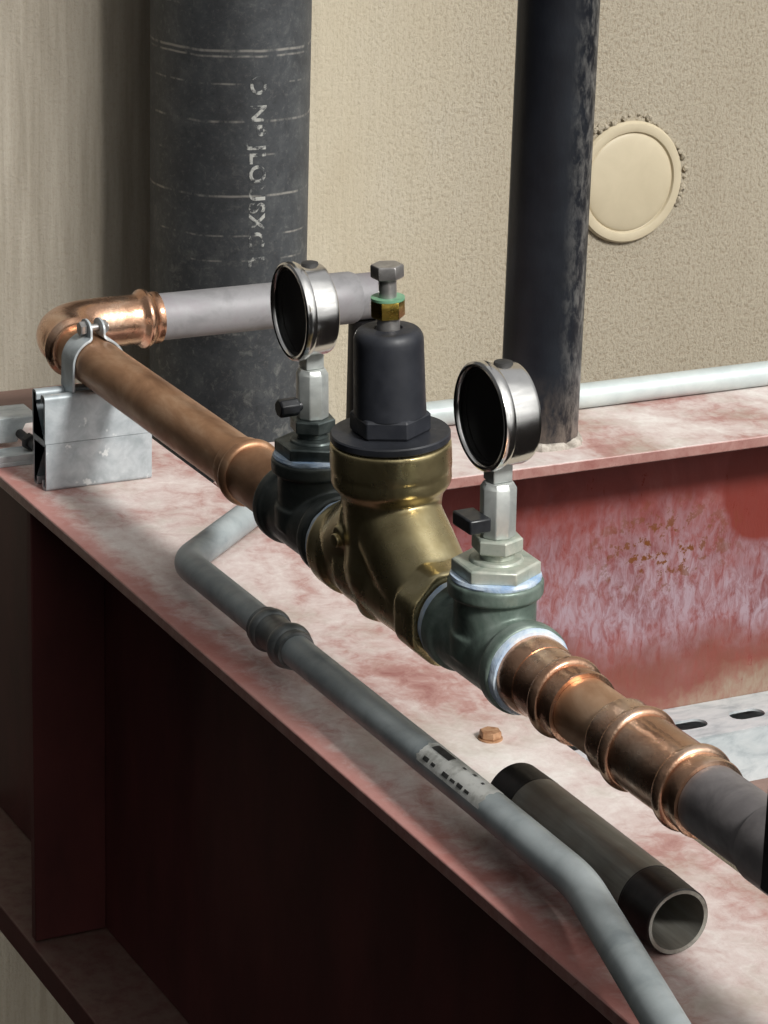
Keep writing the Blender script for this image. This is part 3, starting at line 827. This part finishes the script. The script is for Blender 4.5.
t = thing('bolt_head', 'small rusty bolt head on the dusty beam beside the loose nipple', 'bolt', (.0475, -.070, 0))
bm = B(); lathe(bm, [(0, 0), (.0085, 0), (.0085, .001), (0, .001)], (.0475, -.070, 0), seg=28); link('washer', bm, 'rust_bolt', t)
bm = B(); hexa(bm, .0078, .001, .0062, (.0475, -.070, 0), (0, 0, 1), .3, .2); link('head', bm, 'rust_bolt', t, bevel=.0005)

# ------------------------------------------------------------------ camera
f_px = 2900.
Cam = Vector((-.8475, -1.637, .7847))
Rm = ((.8926, -.1236, .4335), (-.4499, -.3046, .8396), (.0282, -.9444, -.3275))   # world <- (right, down, forward)
cd = bpy.data.cameras.new('camera'); cam = bpy.data.objects.new('camera', cd); COL.objects.link(cam)
rot = Matrix([(r[0], -r[1], -r[2]) for r in Rm])
cam.matrix_world = Matrix.Translation(Cam) @ rot.to_4x4()
cd.sensor_fit = 'VERTICAL'; cd.sensor_height = 36.; cd.lens = 36. * f_px / 1024.
cd.clip_start = .05; cd.clip_end = 50
bpy.context.scene.camera = cam

# ------------------------------------------------------------------ light
Ldir = Vector((.26, -1.15, 1.)).normalized()
sd = bpy.data.lights.new('daylight', 'SUN'); sd.energy = 3.3; sd.angle = math.radians(9.5); sd.color = (1., .98, .945)
so = bpy.data.objects.new('daylight', sd); COL.objects.link(so); so.rotation_euler = Ldir.to_track_quat('Z', 'Y').to_euler(); so.location = Ldir * 4

wd = bpy.data.worlds.new('surroundings'); bpy.context.scene.world = wd; wd.use_nodes = True
nt = wd.node_tree; nt.nodes.clear(); n = N(nt)
out = nt.nodes.new('ShaderNodeOutputWorld'); bg = nt.nodes.new('ShaderNodeBackground'); nt.links.new(bg.outputs[0], out.inputs[0])
v = n.node('ShaderNodeTexCoord').outputs['Generated']
dp = n.node('ShaderNodeVectorMath', operation='DOT_PRODUCT'); n.put(dp.inputs[0], v); dp.inputs[1].default_value = Vector((.30, -.75, .62)).normalized()
open_ = n.maprange(dp.outputs['Value'], .6, .97, 0, 1, True)       # the daylit opening above and to the right of the viewer
z = n.sep(v)[2]; x = n.sep(v)[0]
up = n.maprange(z, -.05, .75, 0, 1, True)
sidef = n.math('MAXIMUM', n.maprange(x, -.85, .25, .10, 1.), n.maprange(z, .0, .5, 0., .36))
refl_bands = n.maprange(n.noise(n.scale(v, (1, 1, 5)), 3.2, 2), .45, .55)  # noise bands added to the bright patch so metal has something to reflect
dim = n.mix(up, (.015, .013, .012), (.50, .505, .505))
lit = n.mix(n.math('MULTIPLY', open_, n.maprange(refl_bands, 0, 1, .55, 1.)), dim, (1.9, 1.9, 1.85))
mul = n.node('ShaderNodeVectorMath', operation='SCALE'); n.put(mul.inputs[0], lit); n.put(mul.inputs['Scale'], sidef)
n.put(bg.inputs[0], mul.outputs[0]); bg.inputs[1].default_value = 1.

sc = bpy.context.scene
sc.view_settings.view_transform = 'Standard'; sc.view_settings.look = 'None'
sc.view_settings.exposure = 0.; sc.view_settings.gamma = 1.; sc.view_settings.use_curve_mapping = False
